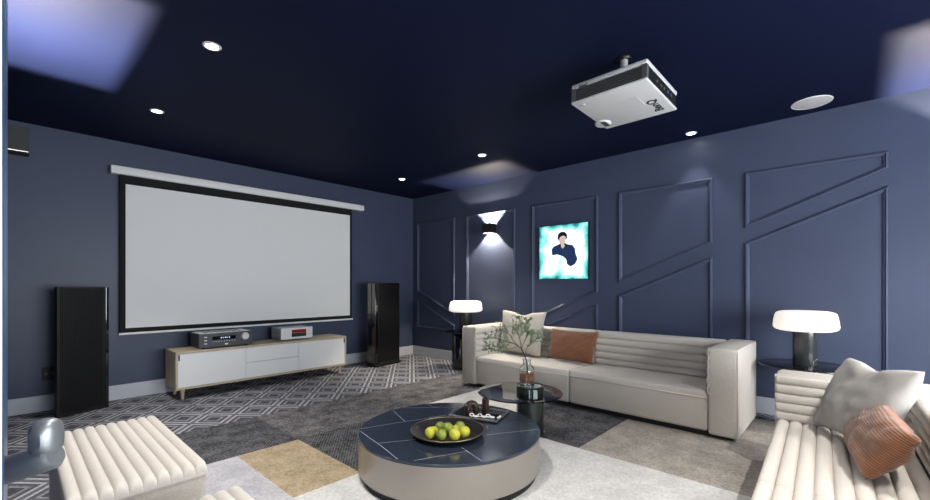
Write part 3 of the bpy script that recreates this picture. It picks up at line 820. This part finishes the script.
# tray and what stands on it
tz = TZ_+.0005
tc = [(a_*K, b_*K) for a_, b_ in [(1.916, 1.896), (2.134, 1.990), (2.215, 1.674), (1.965, 1.559)]]
ctr = (sum(p[0] for p in tc)/4, sum(p[1] for p in tc)/4)
t = thing('serving_tray', 'flat black tray with silver edge on the coffee table', 'tray', (ctr[0], ctr[1], tz), math.radians(-72.5))
t.scale = (K, K, 1)
hw, hh = .162, .118
obj('tray_base', B(-hw, hw, -hh, hh, 0, .008, bev=.002), black_g, t)
bm = bmesh.new()
for a in ((-hw, hw, -hh, -hh+.006), (-hw, hw, hh-.006, hh), (-hw, -hw+.006, -hh+.006, hh-.006), (hw-.006, hw, -hh+.006, hh-.006)): box(bm, a[0], a[1], a[2], a[3], .008, .018, bev=.001, seg=1)
obj('tray_edge', bm, steel, t)
bz = tz+.0085
# arch ornament
ux, uy = Vector((.079, -.047, 0)).normalized().x, Vector((.079, -.047, 0)).normalized().y
bm = bmesh.new()
pts = [(-.026, 0, 0), (-.0275, 0, .03)] + [(-.0275*math.cos(a), 0, .045+.0275*math.sin(a)) for a in [PI*k/10 for k in range(11)]] + [(.0275, 0, .03), (.026, 0, 0.0)]
tube(pts, .0205, 16, bm)
for v in bm.verts:
    v.co.z = max(v.co.z, 0); v.co += v.co.normalized()*.0012*noise.noise(v.co*200)
o = obj('arch_ornament', bm, brown_c, None, loc=(2.012*K, 1.806*K, bz), rz=math.atan2(uy, ux), smooth=True); o.scale = (K, K, K)
tag(o, 'dark brown glossy arch-shaped ornament on the black tray', 'ornament')
bm = lathe([(0, 0), (.0215, 0), (.0225, .003), (.022, .05), (.0225, .09), (.02, .093), (.017, .09), (.0165, .07), (0, .068)], 28)
o = obj('candle_holder', bm, brown_c, None, loc=(2.105*K, 1.766*K, bz), smooth='a'); o.scale = (K, K, K)
tag(o, 'dark brown cylindrical candle holder on the black tray', 'candle holder')
def torus(bm, c, R, r, mtx, n=16, m=8):
    for_ = []
    for i in range(n):
        a = 2*PI*i/n
        for_.append([bm.verts.new(Vector(c)+mtx @ Vector(((R*1.35+r*math.cos(2*PI*j/m))*math.cos(a), (R*.85+r*math.cos(2*PI*j/m))*math.sin(a), r*math.sin(2*PI*j/m)))) for j in range(m)])
    for i in range(n):
        for j in range(m): bm.faces.new((for_[i][j], for_[(i+1) % n][j], for_[(i+1) % n][(j+1) % m], for_[i][(j+1) % m]))
t = thing('decorative_chain', 'ivory link chain lying on the black tray', 'chain', (2.012*K, 1.712*K, bz))
t.scale = (K, K, K)
for k in range(6):
    bm = bmesh.new()
    mtx = Matrix.Rotation(math.radians(-65+12*math.sin(k*2)), 3, 'Z') @ Matrix.Rotation(math.radians(8 if k % 2 else 68), 3, 'X')
    torus(bm, (-.035+k*.0135, .06-k*.022, .006 if k % 2 else .0135), .0095, .0036, mtx)
    obj('link', bm, ivory, t, smooth=True)
bm = bmesh.new()
bmesh.ops.create_uvsphere(bm, u_segments=20, v_segments=10, radius=1)
for v in bm.verts:
    x, y, z = v.co; v.co = (x*.03, y*.010*(1-.5*x), (z+1)*.006 + .004*x*x)
o = obj('seed_pod', bm, ivory, None, loc=(2.072*K, 1.628*K, bz), rz=math.radians(20), smooth=True); o.scale = (K, K, K)
tag(o, 'white leaf-shaped pod on the right end of the tray', 'ornament')

# ------------------------------------------------------------------ glass table with vase
GX, GY = 2.767, 1.868
t = thing('glass_table', 'round smoked glass occasional table on a thick green-grey cylinder', 'side table', (GX, GY, RZ))
obj('base_plate', lathe([(0, 0), (.118, 0), (.12, .003), (.118, .007), (0, .007)], 48), glass, t, smooth='a')
obj('cylinder', lathe([(0, .0075), (.104, .0075), (.106, .01), (.106, .35), (.1, .356), (0, .356)], 64), mat('green_grey_glass', (58, 66, 64), .12, metal=.55, coat=.6), t, smooth='a')
obj('cylinder_rim', lathe([(.096, .357), (.104, .357), (.107, .361), (.104, .366), (.098, .364), (.096, .357)], 64), metal_d, t, smooth='a')
obj('cylinder_top', lathe([(0, .3562), (.0955, .3562), (.0955, .360), (0, .360)], 64), mat('pale_green_glass', (130, 150, 146), .06, metal=.3, coat=1), t, smooth='a')
obj('table_top', lathe([(0, .306), (.326, .306), (.33, .311), (.326, .316), (0, .316)], 96, cx=-.054, cy=.059), smoke, t, smooth='a')
vz = RZ+.3605
vx, vy = GX-.018, GY+.016
t = thing('glass_vase', 'clear glass bottle vase half filled with brown water', 'vase', (vx, vy, vz))
outer = [(0, 0), (.05, 0), (.057, .006), (.058, .03), (.058, .125), (.052, .145), (.036, .158), (.031, .17), (.031, .2), (.036, .206)]
inner = [(.033, .206), (.028, .2), (.028, .17), (.033, .156), (.049, .142), (.055, .124), (.055, .034), (.05, .03), (0, .03)]
obj('bottle', lathe(outer+inner, 48), glass, t, smooth='a')
obj('water', lathe([(0, .0305), (.048, .0305), (.0545, .036), (.0545, .105), (0, .105)], 40), brownw, t, smooth='a')
t = thing('leafy_branch', 'leafy green branch standing in the glass vase', 'branch', (vx, vy, vz+.031))
R_ = Vector((.679, -.734, 0)); F_ = Vector((.734, .679, 0)); U_ = Vector((0, 0, 1))
rnd = random.Random(11)
stems = bmesh.new(); leaves = bmesh.new()
P3 = lambda r, f, u: R_*(r*1.06-.012*min(1, u/.2)) + F_*f + U_*(u*.89)
def leaf(p, d, s):
    d = d.normalized(); w = d.cross(Vector((rnd.uniform(-1, 1), rnd.uniform(-1, 1), rnd.uniform(.2, 1)))).normalized()
    nn = d.cross(w)
    pts = [p, p+d*s*.3+w*s*.22, p+d*s*.68+w*s*.24, p+d*s+nn*s*.12, p+d*s*.68-w*s*.24, p+d*s*.3-w*s*.22]
    mid = leaves.verts.new(p+d*s*.5-nn*s*.06)
    vs = [leaves.verts.new(q) for q in pts]
    for i in range(6): leaves.faces.new((mid, vs[i], vs[(i+1) % 6]))
def smooth_path(keys, n=12):
    out = []
    for i in range(len(keys)-1):
        p0, p1, p2, p3 = keys[max(i-1, 0)], keys[i], keys[i+1], keys[min(i+2, len(keys)-1)]
        for k in range(n):
            t_ = k/n
            out.append(.5*((2*p1)+(p2-p0)*t_+(2*p0-5*p1+4*p2-p3)*t_*t_+(3*p1-p0-3*p2+p3)*t_**3))
    return out+[keys[-1]]
def twig(keys, r0, dens, sz, depth=0):
    path = smooth_path(keys, 8)
    n = len(path)
    tube(path, [r0*(1-.75*i/(n-1)) for i in range(n)], 6, stems)
    for i in range(int(n*.25), n):
        if rnd.random() < dens*.8:
            d = (path[min(i+1, n-1)]-path[i-1]).normalized()
            for s_ in (1, -1) if rnd.random() < .6 else (1,):
                q = Vector((rnd.uniform(-1, 1), rnd.uniform(-1, 1), rnd.uniform(-.6, 1))).normalized()
                leaf(path[i], d*.4+q*.9, sz*rnd.uniform(.7, 1.25))
    if depth < 2:
        for k in range(5 if depth == 0 else 4):
            i = int(n*rnd.uniform(.3, .95)); d = (path[min(i+1, n-1)]-path[max(i-1, 0)]).normalized()
            q = Vector((rnd.uniform(-1, 1), rnd.uniform(-1, 1), rnd.uniform(-.3, .8))).normalized()
            v = (d*.7+q*.8).normalized(); ln = rnd.uniform(.06, .13)*(1 if depth == 0 else .7)
            a = path[min(i, n-1)]
            twig([a, a+v*ln*.5+U_*.008, a+v*ln], r0*.45, .8, sz, depth+1)
trunk = [P3(.0, 0, .0), P3(.008, .0, .12), P3(.003, 0, .2), P3(-.03, .0, .29)]
tube(smooth_path(trunk, 8), [.0042]*25, 8, stems)
tip = trunk[-1]
base_ = P3(.003, 0, .2)
SZL = .0145
twig([tip, P3(-.08, .02, .33), P3(-.15, .0, .36), P3(-.25, -.02, .39)], .0036, .5, SZL)
twig([tip, P3(-.04, -.03, .35), P3(-.045, -.04, .41), P3(-.01, -.05, .47)], .0034, .5, SZL)
twig([base_, P3(.01, .03, .28), P3(.05, .03, .34), P3(.10, .0, .385)], .003, .5, SZL)
twig([tip, P3(-.01, .04, .33), P3(.02, .06, .39), P3(.035, .06, .46)], .003, .5, SZL)
twig([P3(-.05, .01, .31), P3(-.12, .03, .28), P3(-.2, .03, .27), P3(-.28, .0, .26)], .0026, .5, SZL)
twig([P3(-.05, .01, .31), P3(-.09, .03, .36), P3(-.11, .05, .41), P3(-.15, .04, .43)], .0026, .5, SZL)
obj('stem', stems, stemm, t, smooth=True)
obj('foliage', leaves, leafm, t)

# ------------------------------------------------------------------ fill daylight through the added rear and passage windows
wd = bpy.data.worlds.new('World'); S.world = wd; wd.use_nodes = True
bg = wd.node_tree.nodes['Background']; bg.inputs[0].default_value = (.90, .95, 1.0, 1); bg.inputs[1].default_value = 18
pl = bpy.data.lights.new('fill_window_portal', 'AREA'); pl.shape = 'RECTANGLE'; pl.size = WX1-WX0; pl.size_y = WZ1-WZ0
pl.cycles.is_portal = True
po = bpy.data.objects.new('fill_window_portal', pl); COL.objects.link(po)
po.location = ((WX0+WX1)/2, YB-.09, (WZ0+WZ1)/2); po.rotation_euler = (-PI/2, 0, PI)
po.rotation_euler = (PI/2, 0, 0)

pl = bpy.data.lights.new('fill_passage_portal', 'AREA'); pl.shape = 'RECTANGLE'; pl.size = PW[1]-PW[0]; pl.size_y = PW[3]-PW[2]
pl.cycles.is_portal = True
po = bpy.data.objects.new('fill_passage_portal', pl); COL.objects.link(po)
po.location = (XW-1.69, (PW[0]+PW[1])/2, (PW[2]+PW[3])/2); po.rotation_euler = (PI/2, 0, -PI/2)

# ------------------------------------------------------------------ camera
F_PX, HOR = 421.2, 286
cd = bpy.data.cameras.new('camera'); cam = bpy.data.objects.new('camera', cd); COL.objects.link(cam)
cd.sensor_fit = 'HORIZONTAL'; cd.sensor_width = 36; cd.lens = F_PX/930*36; cd.shift_y = (HOR-250)/930
cd.clip_start = .01
cam.location = (0, 0, 1.15)
th = math.atan2(390, F_PX)           # view direction, from +X towards +Y
cam.rotation_euler = (PI/2, 0, th-PI/2)
S.camera = cam
vs_ = S.view_settings
vs_.view_transform = 'Standard'; vs_.look = 'None'; vs_.gamma = 1; vs_.use_curve_mapping = False
vs_.exposure = 0.13
